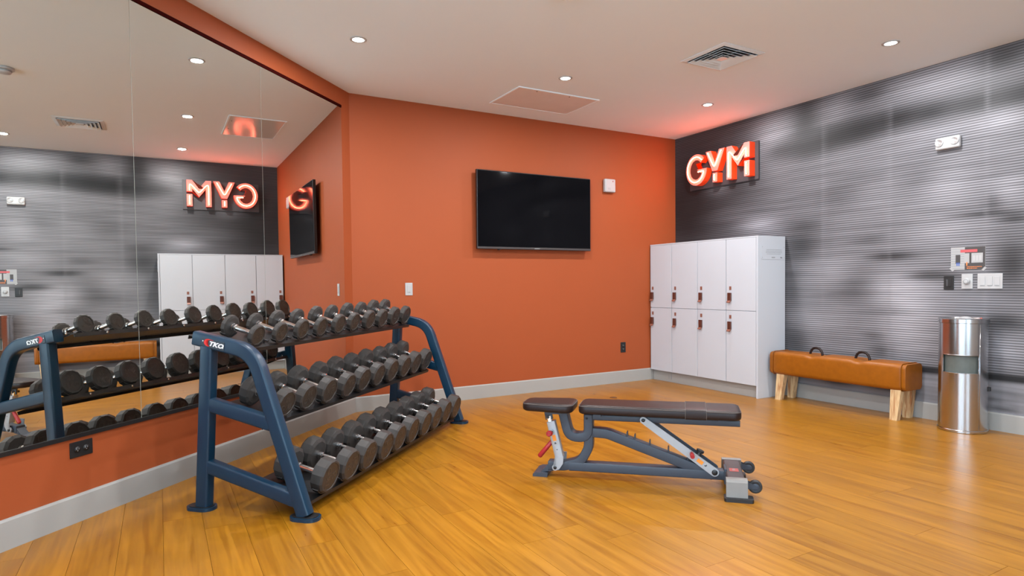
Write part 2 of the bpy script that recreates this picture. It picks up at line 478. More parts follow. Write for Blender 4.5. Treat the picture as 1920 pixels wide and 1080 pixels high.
# mural wall: the printed picture lives in a colour attribute, the slats in the material
BLOBS = [(4.81,2.25,.82,.69,60,.9),(5.2,1.89,.41,.485,52,.8),(4.75,2.13,.16,.091,112,.7),(4.05,2.53,.23,.259,140,.85),(3.72,2.55,.11,.222,66,.85),(3.96,2.37,.21,.072,72,.7),(4.54,1.82,.31,.1,100,.5),(4.22,1.68,.22,.075,150,.7),(3.56,2.06,.47,.29,118,.5),(3.74,1.62,.17,.045,75,.7),(3.77,1.44,.17,.126,72,.8),(3.85,1.04,.08,.306,88,.7),(3.83,.53,.13,.154,72,.7),(3.23,1.05,.19,.116,85,.75),(3.45,1.19,.2,.12,150,.6),(2.92,1.3,.16,.026,55,.9),(2.64,1.13,.18,.025,68,.8),(3.05,.63,.09,.036,78,.7),(3.0,.51,.09,.05,72,.7),(3.6,.74,.27,.109,150,.5),(2.8,.82,.21,.26,165,.7),(2.89,1.06,.21,.114,160,.6),(2.99,.84,.2,.022,92,.6),(3.41,2.61,.13,.15,142,.8),(3.1,2.68,.14,.054,75,.85),(2.63,2.66,.37,.124,150,.8),(3.72,2.36,.25,.09,60,.9),(3.45,2.38,.25,.095,58,.95),(3.2,2.39,.22,.09,60,.95),(2.9,2.41,.2,.085,60,.95),(2.63,2.40,.18,.075,62,.9),(2.31,2.40,.2,.075,60,.95),(2.05,2.39,.18,.075,56,.95),(2.16,2.68,.14,.083,74,.85),(2.63,2.26,.39,.091,135,.6),(2.16,2.24,.15,.076,150,.7),(2.71,1.93,.14,.105,95,.6),(2.52,1.81,.17,.122,150,.6),(3.09,1.97,.2,.045,98,.6),(3.41,1.87,.2,.118,94,.6),(3.03,1.82,.18,.111,130,.5),(2.27,1.58,.17,.02,65,.8),(2.21,1.66,.05,.054,76,.6),(2.54,1.48,.23,.082,150,.6),(2.11,1.74,.1,.076,150,.6),(2.08,1.53,.09,.03,70,.8),(2.09,1.21,.1,.144,68,.85),(2.62,1.14,.14,.033,75,.7),(3.12,1.45,.13,.036,92,.7),(2.14,.79,.13,.054,68,.8),(2.11,.58,.13,.096,150,.7),(3.26,2.2,.24,.065,128,.5),(3.89,2.01,.17,.305,105,.5)]
for q in range(26):     # the print goes on behind the viewer
    BLOBS.append((random.uniform(YR, 1.6), random.uniform(.5, 2.7), random.uniform(.1, .4), random.uniform(.04, .2), random.choice((60, 75, 90, 145, 155)), .8))
def mural_col(y, z):
    b = 118.0
    if z < .405:
        b = 140.0
        if z > .365: b = 45.0
        else:
            for (cy, cz, ry, rz, s) in ((2.05, .27, .16, .012, .12), (2.3, .23, .14, .010, .1), (2.12, .17, .10, .014, -.15), (2.9, .2, .2, .014, -.05), (3.4, .19, .12, .02, .1), (3.0, .28, .1, .01, .05)):
                w = math.exp(-((y-cy)/ry)**2 - ((z-cz-s*(y-cy)*.3)/rz)**2); b = b*(1-.75*w) + 50*.75*w
    else:
        for cy, cz, ry, rz, v, a in BLOBS:
            dy = (y-cy)/ry; dz = (z-cz)/rz; e = dy*dy+dz*dz
            if e < 9:
                w = a*math.exp(-e*.8); b = b*(1-w) + v*w
        for sy in (3.53, 2.95, 2.25):            # paper joints
            w = .35*math.exp(-((y-sy)/.02)**2); b = b*(1-w) + 128*w
    b = 110 + (b-112)*1.42 if z >= .405 else b
    b = max(36, min(190, b)); l = lin((b, b, b))[0]*.84
    return (l*1.0, l*.985, l*1.06, 1)
def mural():
    step = .03; ny = int((D-YR)/step)+1; nz = int(H/step)+1
    vs = []; fs = []
    for i in range(ny+1):
        y = YR + (D-YR)*i/ny
        for j in range(nz+1):
            vs.append((R, y, -.02 + (H+.04)*j/nz))
    n1 = nz+1
    for i in range(ny):
        for j in range(nz):
            fs.append((i*n1+j, i*n1+j+1, (i+1)*n1+j+1, (i+1)*n1+j))
    nv = len(vs)
    # back side gives the wall its thickness
    vs += [(R+.1, YR-.1, -.08), (R+.1, D+.1, -.08), (R+.1, D+.1, H+.06), (R+.1, YR-.1, H+.06)]
    a, b, c, d = 0, ny*n1, ny*n1+nz, nz
    fs += [(nv, nv+1, nv+2, nv+3), (a, b, nv+1, nv), (b, c, nv+2, nv+1), (c, d, nv+3, nv+2), (d, a, nv, nv+3)]
    me = bpy.data.meshes.new('wall_right'); me.from_pydata(vs, [], fs)
    ca = me.color_attributes.new('print', 'FLOAT_COLOR', 'POINT')
    flat = []
    for v in vs: flat.extend(mural_col(v[1], v[2]))
    ca.data.foreach_set('color', flat)
    o = obj('wall_right', me, 'mural')
    tag(o, 'wall covered by a grey mural print of blurred window blinds', 'wall', kind='structure')
mural()

LKX_KICK = 4.9165
def profile_board(name, fn, u0, u1, label):
    pr = [(0, .0), (.015, 0), (.015, .122), (.011, .131), (0, .131)]
    mb = MB(); mb.prism(pr, lambda a, b, d: fn(d, a, b), u0, u1)
    tag(mb.build(name, 'baseboard'), label, 'baseboard', kind='structure')
profile_board('baseboard_back', lambda u, o, z: (u, D-o-.0005, z), LX, LKX_KICK, 'grey baseboard along the orange television wall')
profile_board('baseboard_left', lambda u, o, z: wl(o+.0005, u, z), .006, TL, 'grey baseboard below the mirror')
profile_board('baseboard_right', lambda u, o, z: (R-o-.0005, u, z), YR, 3.916, 'grey baseboard below the mural print')

# ------------------------------------------------------------------ mirror
MZ0, MZ1 = .412, 2.612
for t0, t1, lab in ((.14, 1.18, 'tall mirror panel nearest the room corner'), (1.18, 2.22, 'middle tall mirror panel behind the dumbbell rack'), (2.22, 3.26, 'tall mirror panel at the left edge of the picture')):
    mb = MB()
    mb.prism([(t0+.0015, MZ0), (t1-.0015, MZ0), (t1-.0015, MZ1), (t0+.0015, MZ1)], lambda u, v, d: wl(d, u, v), .001, .0065, mi=0, mi_side=1)
    tag(mb.build('mirror_panel', ['mirror', 'mirroredge']), lab, 'mirror', 'wall mirror panels')
tag(MB().prism([(.0, MZ0-.014), (.011, MZ0-.014), (.011, MZ0+.006), (.0075, MZ0+.006), (.0075, MZ0-.002), (0, MZ0-.002)], lambda o, v, t: wl(o+.0005, t, v), .14, 3.26).build('trim_1', 'blacksteel'),
    'black channel along the lower mirror edge', 'trim', kind='structure')
tag(MB().prism([(.0, MZ1+.016), (.010, MZ1+.016), (.010, MZ1-.006), (.0075, MZ1-.004), (.0075, MZ1+.002), (0, MZ1+.002)], lambda o, v, t: wl(o+.0005, t, v), .14, 3.26).build('shadow_gap_strip', mat('shadow_gap_red', (.030, .0015, .001), .9, spec=.05, noise=.05)),  # dark strip paints in the shade of the gap above the mirror
    'thin dark red strip painted as the shadow gap along the upper mirror edge', 'trim', kind='structure')

# ------------------------------------------------------------------ ceiling fittings
def downlight(x, y, label):
    t = thing('downlight', label, 'ceiling light', (x, y, H), group='recessed ceiling downlights')
    MB().lathe([(.056, -.0005), (.056, -.004), (.050, -.006), (.040, -.005), (.040, -.0005)], 32).build('trim_ring', 'whiteplastic', t)
    MB().lathe([(0, -.0035), (.0395, -.0035), (.0395, -.0008)], 32).build('lens', 'lens', t)
    l = bpy.data.lights.new('downlight_beam', 'AREA'); l.shape = 'DISK'; l.size = .078
    l.energy = SPOT_W; l.color = SPOT_COL
    lo = bpy.data.objects.new('downlight_beam', l); COL.objects.link(lo); lo.parent = t; lo.location = (0, 0, -.0065)
downlight(1.217, 4.205, 'round recessed downlight above the dumbbell rack')
downlight(2.912, 4.205, 'round recessed downlight in front of the glossy ceiling panel')
downlight(4.527, 4.205, 'round recessed downlight above the lockers and neon sign')
downlight(4.523, 2.523, 'round recessed downlight above the leather bench')
for x, y, lab in ((2.9, 2.523, 'downlight above the workout bench'), (1.22, 2.523, 'downlight between bench and viewer'), (4.523, .84, 'downlight near the mural behind the viewer'),  # unseen downlights continuing the grid, added to light the room
                  (2.9, .84, 'downlight right of the viewer'), (1.22, .84, 'downlight above the viewer'), (-.46, 2.523, 'downlight left beside the mirror'), (-.46, .84, 'downlight left of the viewer')):
    downlight(x, y, 'unseen added ' + lab)

def diffuser():
    t = thing('air_vent', 'white square ceiling air diffuser with concentric louvres', 'vent', (3.675, 3.275, H))
    def ring(a, b, z0, z1, name, m):
        mb = MB(); q = [(-1,-1),(1,-1),(1,1),(-1,1)]
        for i in range(4):
            p, r = q[i], q[(i+1) % 4]
            vs = [(p[0]*a, p[1]*a, z0), (r[0]*a, r[1]*a, z0), (r[0]*b, r[1]*b, z1), (p[0]*b, p[1]*b, z1)]
            vs2 = [(x, y, z+.0025) for x, y, z in vs]
            mb._faces(vs+vs2, [(0,1,2,3),(4,7,6,5),(0,4,5,1),(2,6,7,3)])
        return mb.build(name, m, t)
    ring(.212, .180, -.004, -.011, 'frame', 'ventwhite')
    MB().box((-.18, -.18, -.0022), (.18, .18, -.0004)).build('duct', 'blacksteel', t)
    for a in (.172, .137, .102, .067):
        ring(a, a-.023, -.020, -.0040, 'louvre', 'ventwhite')
    MB().box((-.033, -.033, -.016), (.033, .033, -.010), .003).build('centre_plate', 'ventwhite', t)
    MB().box((-.17, -.004, -.0052), (.17, .004, -.0024)).box((-.004, -.17, -.0052), (.004, .17, -.0024)).build('brace', 'whiteplastic', t)
diffuser()
def access_panel():
    t = thing('ceiling_panel', 'glossy rectangular access panel in the ceiling above the television', 'panel', (3.102, 4.82, H))
    w, h = .424, .267
    mb = MB()
    for lo, hi in (((-w, -h, -.008), (w, -h+.014, -.0004)), ((-w, h-.014, -.008), (w, h, -.0004)), ((-w, -h+.014, -.008), (-w+.014, h-.014, -.0004)), ((w-.014, -h+.014, -.008), (w, h-.014, -.0004))):
        mb.box(lo, hi)
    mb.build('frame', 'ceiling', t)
    MB().box((-w+.0145, -h+.0145, -.006), (w-.0145, h-.0145, -.0006)).build('door', 'glosspanel', t)
    for sx in (-.22, .12): MB().lathe([(0, -.0085), (.006, -.0085), (.006, -.006)], 10, lambda a, b, c, sx=sx: (sx+a, -h+.04+b, c)).build('screw', 'dark', t)
access_panel()
def smoke():
    t = thing('smoke_detector', 'round white smoke detector on the ceiling, seen in the mirror', 'smoke detector', (2.050, 2.950, H))
    MB().lathe([(0, -.002), (.068, -.002), (.068, -.016), (.058, -.02), (.05, -.02), (.05, -.002)], 28).build('base', 'whiteplastic', t)
    MB().lathe([(.05, -.0205), (.05, -.032), (.044, -.042), (.02, -.046), (0, -.046)], 28).build('cap', 'whiteplastic', t)
    MB().lathe([(.0505, -.024), (.0512, -.026), (.0512, -.029), (.0505, -.031)], 28).build('slot_ring', 'greyprint', t)
smoke()

# ------------------------------------------------------------------ television and wall fittings on the orange wall
def tv():
    x0, x1, z0, z1 = 2.652, 3.990, 1.447, 2.205
    t = thing('television', 'large black flat television on the orange wall, switched off', 'television', ((x0+x1)/2, D-.012, z0), (math.radians(0.45), 0, 0))
    cx = (x0+x1)/2; w = (x1-x0)/2; h = z1-z0
    MB().box((-w, -.062, 0), (w, -.030, h), .004).build('housing', 'bezel', t)
    MB().box((-w*.6, -.030, h*.2), (w*.6, -.012, h*.75), .006).build('rear_cover', 'bezel', t)
    MB().box((-w+.008, -.0640, .026), (w-.008, -.0622, h-.008)).build('screen', 'screen', t)
    MB().box((-w+.002, -.0655, .004), (w-.002, -.0622, .022), .001).build('lower_trim', 'bezelgrey', t)
    MB().box((-.03, -.0668, .009), (.03, -.0656, .016)).build('maker_mark', 'greyprint', t)
    MB().lathe([(0, 0), (.012, 0), (.016, .006), (.016, .009), (0, .009)], 14, lambda a, b, c: (-w+.24+a, -.05+b, -.009+c)).build('sensor', 'bezel', t)
    MB().box((-.22, -.0119, h*.3), (.22, .009, h*.5)).build('wall_mount', 'blacksteel', t)
tv()
def strobe():
    t = thing('alarm_box', 'white square alarm box high on the orange wall beside the television', 'alarm', (4.285, D, 2.162))
    MB().box((-.072, -.048, -.072), (.072, -.001, .072), .014, 4).build('housing', 'whiteplastic', t, sharp=40)
    MB().box((-.058, -.050, -.06), (.058, -.0482, .06), .0008).build('cover', 'whiteplastic', t)
    MB().lathe([(0, 0), (.006, 0), (.006, .003), (0, .003)], 10, lambda a, b, c: (.03+a, -.0502-c, .045+b)).build('indicator', 'redtape', t)
    for k in range(3): MB().box((-.04, -.0512, -.03-.008*k), (.0, -.0501, -.027-.008*k)).build('grille_slot', 'greyprint', t)
strobe()
def back_switch():
    t = thing('light_switch', 'white single light switch plate on the orange wall above the rack', 'switch', (1.985, D, 1.071))
    MB().box((-.035, -.006, -.057), (.035, -.0005, .057), .002).build('plate', 'whiteplastic', t)
    MB().box((-.016, -.0095, -.033), (.016, -.0062, .033), .001).build('rocker', 'whiteplastic', t)
    MB().box((-.01, -.0102, -.028), (.01, -.0096, -.026)).build('indicator', 'dark', t)
back_switch()
def socket(name, label, n, loc, rot, lettering=False):
    t = thing(name, label, 'outlet', loc, rot)
    w = .035 if n == 1 else .058
    MB().box((-w, -.006, -.057 if n == 1 else -.037), (w, -.0006, .057 if n == 1 else .037), .002).build('plate', 'plastic', t)
    for s in (-1, 1):
        cx, cz = (0, s*.02) if n == 1 else (s*.022, 0)
        MB().lathe([(0, .0062), (.0145, .0062), (.0155, .0085), (0, .0085)], 18, lambda a, b, c, cx=cx, cz=cz: (cx+a, -c, cz+b*.9)).build('receptacle', 'plastic', t)
        for dx in (-.0055, .0055):
            MB().box((cx+dx-.001, -.0092, cz-.001), (cx+dx+.001, -.0086, cz+.007)).build('slot', 'greyprint', t)
        MB().box((cx-.002, -.0092, cz-.008), (cx+.002, -.0086, cz-.0045)).build('slot', 'greyprint', t)
    return t
socket('wall_outlet', 'black upright power outlet low on the orange wall beside the lockers', 1, (4.482, D, .390), (0, 0, 0))
socket('wall_outlet', 'black double power outlet under the mirror at left', 2, wl(0, 2.5625, .343), (0, 0, PI/4))
MB_fc = thing('floor_socket', 'small brown floor cap in front of the orange wall', 'floor cap', (3.79, 4.71, 0))
MB().lathe([(0, .004), (.03, .004), (.036, .0005), (0, .0005)], 20).build('cover', mat('brown_cap', (.12, .045, .015), .5, noise=.05), MB_fc)
MB().box((-.012, -.002, .0042), (.012, .002, .0052)).build('slot', 'dark', MB_fc)

# ------------------------------------------------------------------ neon sign
def sign():
    x_f = R-.100; y0 = 5.127; z0 = 2.170
    t = thing('neon_sign', 'glowing red neon letters spelling GYM on the mural wall', 'sign', (R, y0-.43, z0))
    sh = (-R, -(y0-.43), -z0)
    fn = lambda u, v, d: (R-d, y0-u, z0+v)
    MB().prism([(-.02, -.035), (.905, -.035), (.905, .345), (-.02, .345)], fn, .0008, .018).build('backplate', 'signplate', t, sh)
    cu, cv, rx, ry, st = .152, .1695, .150, .1695, .064
    G = []
    for k in range(33):
        a = math.radians(42 + (360-42)*k/32); G.append((cu+rx*math.cos(a), cv+ry*math.sin(a)))
    G += [(cu+.005, cv), (cu+.005, cv-.055), (cu+rx-st-.004, cv-.055)]
    for k in range(29):
        a = math.radians(333 - (333-42)*k/28); G.append((cu+(rx-st)*math.cos(a), cv+(ry-st)*math.sin(a)))
    yo = .285
    Y = [(yo+a, b) for a, b in ((0, .339), (.074, .339), (.130, .208), (.186, .339), (.260, .339), (.165, .118), (.095, .118))]
    Ys = [(yo+a, b) for a, b in ((.098, 0), (.162, 0), (.162, .098), (.098, .098))]
    mo = .571
    Mm = [(mo+a, b) for a, b in ((0, 0), (.066, 0), (.066, .225), (.146, .120), (.224, .225), (.224, .186), (.290, .186), (.290, .339), (.224, .339), (.146, .228), (.066, .339), (0, .339))]
    Ms = [(mo+a, b) for a, b in ((.224, 0), (.290, 0), (.290, .155), (.224, .155))]
    gm = [(cu+(rx-st/2)*math.cos(math.radians(a)), cv+(ry-st/2)*math.sin(math.radians(a))) for a in range(46, 345, 8)] + [(cu+rx-st/2-.004, cv-.028), (cu+.035, cv-.028)]
    tubes = [gm,
             [(yo+.040, .318), (yo+.130, .150), (yo+.220, .318)],
             [(yo+.130, .078), (yo+.130, .020)],
             [(mo+.033, .022), (mo+.033, .300), (mo+.146, .170), (mo+.257, .300), (mo+.257, .203)],
             [(mo+.257, .135), (mo+.257, .020)]]
    nm = ['letter', 'letter', 'letter', 'letter', 'letter']
    for pts, tb, nme in zip((G, Y, Ys, Mm, Ms), tubes, nm):
        L = MB().prism(pts, fn, .0185, .098, mi=0).build(nme, 'letterside', t, sh)
        MB().prism(pts, fn, .0982, .1000).build('letter_face', 'letterface', L, sh)
        path = [Vector(fn(u, v, .112)) for u, v in tb]
        path = fillet(path, .02, 4) if len(path) > 2 and len(path) < 20 else path
        inn0 = Vector(fn(*tb[0], .1005)); inn1 = Vector(fn(*tb[-1], .1005))
        MB().tube([inn0]+path+[inn1], .0048, 8).build('neon_tube', 'tube', L, sh)
        for e in (tb[0], tb[-1]):
            MB().lathe([(0, .0103), (.010, .0103), (.010, .0101), (0, .0101)], 10, lambda a, b, c, e=e: fn(e[0]+a, e[1]+b, .09+c)).build('tube_port', 'letterside', L, sh)
sign()

# ------------------------------------------------------------------ lockers
LKX, LKY, LKH = 4.872, 3.917, 1.534
def lockers():
    t = thing('locker_cabinet', 'white eight-door locker cabinet in the corner under the neon sign', 'lockers', (5.07, 4.65, 0))
    sh = (-5.07, -4.65, 0); yb = D-.017; xb = R-.0165
    cols = [yb, 5.042, 4.670, 4.294, LKY+.019]
    MB().box((LKX+.019, LKY+.0185, .119), (xb, yb, LKH-.0125)).build('carcass', 'white', t, sh)
    MB().box((LKX, LKY, 0), (xb, LKY+.018, LKH), .001).build('side_panel', 'white', t, sh)
    MB().box((LKX, LKY+.0185, LKH-.012), (xb, yb, LKH), .001).build('top_panel', 'white', t, sh)
    MB().box((LKX+.045, LKY+.0185, 0), (LKX+.06, yb, .1185)).build('kick_board', 'baseboard', t, sh)
    MB().box((LKX+.043, 5.09, .03), (LKX+.0445, 5.10, .105)).box((LKX+.043, 5.13, .03), (LKX+.0445, 5.135, .10)).build('cable_tail', 'greyprint', t, sh)
    n = 0
    for i in range(4):
        ya, ybb = cols[i]-.0030, cols[i+1]+.0030
        for zlo, zhi, zl, zn in ((.826, 1.5205, .955, 1.042), (.119, .8215, .673, .761)):
            dr = MB().box((LKX+.0005, ybb, zlo), (LKX+.018, ya, zhi), .0012, 1).build('door', 'white', t, sh)
            yl = cols[i] - (.049 if i else .035)
            lock = MB().box((LKX-.016, yl-.021, zl-.036), (LKX, yl+.021, zl+.042), .002, 1)
            lk = lock.build('keypad_lock', 'copper', dr, sh)
            lk['label'] = 'copper brown keypad lock'
            MB().prism([(LKX-.016, zl-.034), (LKX-.030, zl-.052), (LKX-.027, zl-.056), (LKX-.006, zl-.037)], lambda a, b, d: (a, d, b), yl-.020, yl+.020).build('lever', 'copperlight', dr, sh)
            dots = MB()
            for a in range(3):
                for b in range(4):
                    yy = yl-.011+.011*a; zz = zl-.020+.0145*b
                    dots.box((LKX-.0172, yy-.002, zz-.002), (LKX-.0161, yy+.002, zz+.002))
            dots.build('keys', 'copperlight', dr, sh)
            MB().box((LKX-.0022, yl-.006-.013, zn-.018), (LKX+.0003, yl-.006+.013, zn+.018), .0006, 1).build('number_plate', 'copperlight', dr, sh)
    # notice plate with lines of small print on the side panel
    fn = lambda u, v, d: (5.087+u, LKY-d, 1.379+v)
    nt = MB().prism(rrect(.338, .134, .012), fn, .0003, .003).build('notice_plate', 'white', t, sh)
    mb = MB(); ps = [(-.10, .118, .022), (-.108, .120, .009), (-.108, .122, -.004), (-.095, .105, -.018)]
    for a, b, v in ps:
        u = a; rng = random.Random(int(v*1000)+50)
        while u < b:
            w = rng.uniform(.006, .017); mb.prism([(u, v), (min(u+w, b), v), (min(u+w, b), v+.005), (u, v+.005)], fn, .0031, .0034); u += w+.004
    mb.build('small_print', 'greyprint', nt, sh)
    MB().prism([(-.026, -.054), (.024, -.054), (.024, -.044), (-.026, -.044)], fn, .0031, .0034).build('imprint', 'greyprint', nt, sh)
    MB().prism(rrect(.012, .012, .004), lambda u, v, d: fn(u+.108, v-.049, d), .0031, .0034).prism([(.118, -.054), (.128, -.054), (.128, -.047), (.118, -.047)], fn, .0031, .0034).build('mark', 'dark', nt, sh)
    for u in (-.155, .155):
        for v in (-.05, .05):
            MB().lathe([(0, .0045), (.003, .004), (.0035, .0031), (0, .0031)], 8, lambda a, b, c, u=u, v=v: fn(u+a, v+b, c)).build('screw', 'greyprint', nt, sh)
lockers()

# ------------------------------------------------------------------ leather pommel bench
def pommel():
    x0, x1, y0, y1, z0, z1 = 4.990, 5.235, 2.655, 3.880, .236, .448
    t = thing('pommel_bench', 'tan leather pommel-horse bench on wooden legs below the mural', 'bench', (5.11, 3.27, 0))
    sh = (-5.11, -3.27, 0); cx = (x0+x1)/2; cz = (z0+z1)/2
    hy = (3.475, 3.055)
    def body(ya, yb, n, grow, name, m, dip=True):
        mb = MB(); rings = []
        for i in range(n+1):
            y = ya+(yb-ya)*i/n
            e = min(y-ya, yb-y); k = 1-.020*math.exp(-(e/.02)**2)*1.3
            dz = .014*sum(math.exp(-(((y-h+.025)/.045))**2) for h in hy) if dip else 0
            bul = .004*math.sin(PI*(y-y0)/(y1-y0))
            ring = []
            for a, b in rrect((x1-x0)*k+grow+bul*2, (z1-z0)*k+grow, .036, 6):
                zz = cz+b
                if b > .03: zz -= dz*(b/((z1-z0)/2))
                ring.append(mb.bm.verts.new((cx+a, y, zz)))
            rings.append(ring)
        m_ = len(rings[0])
        for r0, r1 in zip(rings, rings[1:]):
            for i in range(m_):
                j = (i+1) % m_; f = mb.bm.faces.new((r0[i], r0[j], r1[j], r1[i])); f.smooth = True
        mb.bm.faces.new(list(reversed(rings[0]))); mb.bm.faces.new(rings[-1])
        return mb.build(name, m, t, sh)
    body(y0+.035, y1-.035, 90, 0, 'padded_body', 'leather')
    for ya, yb in ((y0, y0+.034), (y1-.034, y1)):
        o = body(ya, yb, 8, -.002, 'end_cap', 'leather', False)
        ye = y0+.0345 if ya < 3 else y1-.0345
        path = [(cx+a, ye, cz+b) for a, b in rrect(x1-x0+.002, z1-z0+.002, .036, 6)]; path.append(path[0])
        MB().tube(path, .0035, 6, caps=False).build('piping', 'leather', o, sh)
    for h in hy:
        path = [(5.10, h+.060*math.cos(a), .428+.078*math.sin(a)**.8) for a in [PI*k/16 for k in range(17)]]
        MB().tube(path, .0105, 10).build('handle', 'vinyl', t, sh)
    for lx, ly, bx in ((5.035, 3.775, -.012), (5.195, 3.775, .008), (5.035, 2.735, -.012), (5.195, 2.735, .008)):
        mb = MB(); dy = .022 if ly > 3.3 else .012
        top = [(lx-.028, ly-.040), (lx+.028, ly-.040), (lx+.028, ly+.040), (lx-.028, ly+.040)]
        bot = [(lx+bx-.024, ly+dy-.026), (lx+bx+.024, ly+dy-.026), (lx+bx+.024, ly+dy+.030), (lx+bx-.024, ly+dy+.030)]
        mb._faces([(a, b, 0) for a, b in bot]+[(a, b, z0+.006) for a, b in top], [(0,3,2,1),(4,5,6,7),(0,1,5,4),(1,2,6,5),(2,3,7,6),(3,0,4,7)])
        mb.build('leg', 'legwood', t, sh)
pommel()

# ------------------------------------------------------------------ stainless bin
def bin_():
    c = (5.100, 2.310); r = .150; hgt = .820
    t = thing('waste_bin', 'round brushed steel bin with a slot opening beside the leather bench', 'bin', (c[0], c[1], 0))
    a0, a1 = math.radians(153), math.radians(241); z0, z1 = .430, .560; seg = 96
    mb = MB(); zs = [.022, z0, z1, .786]
    angs = sorted([2*PI*k/seg for k in range(seg)] + [a0, a1])
    grid = [[mb.bm.verts.new((r*math.cos(a), r*math.sin(a), z)) for a in angs] for z in zs]
    n = len(angs)
    for j in range(3):
        for i in range(n):
            k = (i+1) % n; am = angs[i] + .001
            if j == 1 and a0-1e-4 <= am < a1: continue
            f = mb.bm.faces.new((grid[j][i], grid[j][k], grid[j+1][k], grid[j+1][i])); f.smooth = True
    mb.build('body', 'stainless', t)
    MB().lathe([(r-.016, .022), (r-.016, .786)], 48).build('inner_liner', 'liner', t)
    fr = MB()                                                        # rolled lip around the slot
    pa = [(a0+(a1-a0)*k/16, z0) for k in range(17)] + [(a1, z0+(z1-z0)*k/4) for k in range(1, 5)] + [(a1-(a1-a0)*k/16, z1) for k in range(1, 17)] + [(a0, z1-(z1-z0)*k/4) for k in range(1, 5)]
    fr.tube([((r+.001)*math.cos(a), (r+.001)*math.sin(a), z) for a, z in pa], .003, 6, caps=False).build('slot_lip', 'stainless', t)
    MB().lathe([(r+.002, 0), (r+.005, .003), (r+.005, .018), (r+.001, .0215), (r-.02, .0215), (r-.02, 0)], 48).build('base_ring', 'stainless', t, sharp=30)
    MB().lathe([(r+.001, .7865), (r+.005, .789), (r+.005, hgt-.004), (r, hgt), (r-.012, hgt), (r-.018, hgt-.012), (.05, hgt-.014), (.05, hgt-.03)], 48).build('top_rim', 'stainless', t, sharp=30)
    w = MB(); rg = random.Random(4)
    w.lathe([(.001, .014), (.02, .012), (.036, .007), (.046, .001), (.042, -.002), (.0, -.006)], 14, lambda a, b, c: (a*1.3+rg.uniform(-.006, .006)+.02, b*1.2+rg.uniform(-.006, .006), hgt-.005+c+rg.uniform(-.002, .003)))
    w.build('paper_wipe', 'whiteplastic', t, sharp=60)
    MB().box((.03, -r-.008, .30), (.052, -r+.012, .33), .003).build('latch', 'plastic', t)
    path = [((r+.0012)*math.cos(a1+.06), (r+.0012)*math.sin(a1+.06), z) for z in (.03, .4, .78)]
    MB().tube(path, .0022, 6).build('door_seam', 'stainless', t)
bin_()

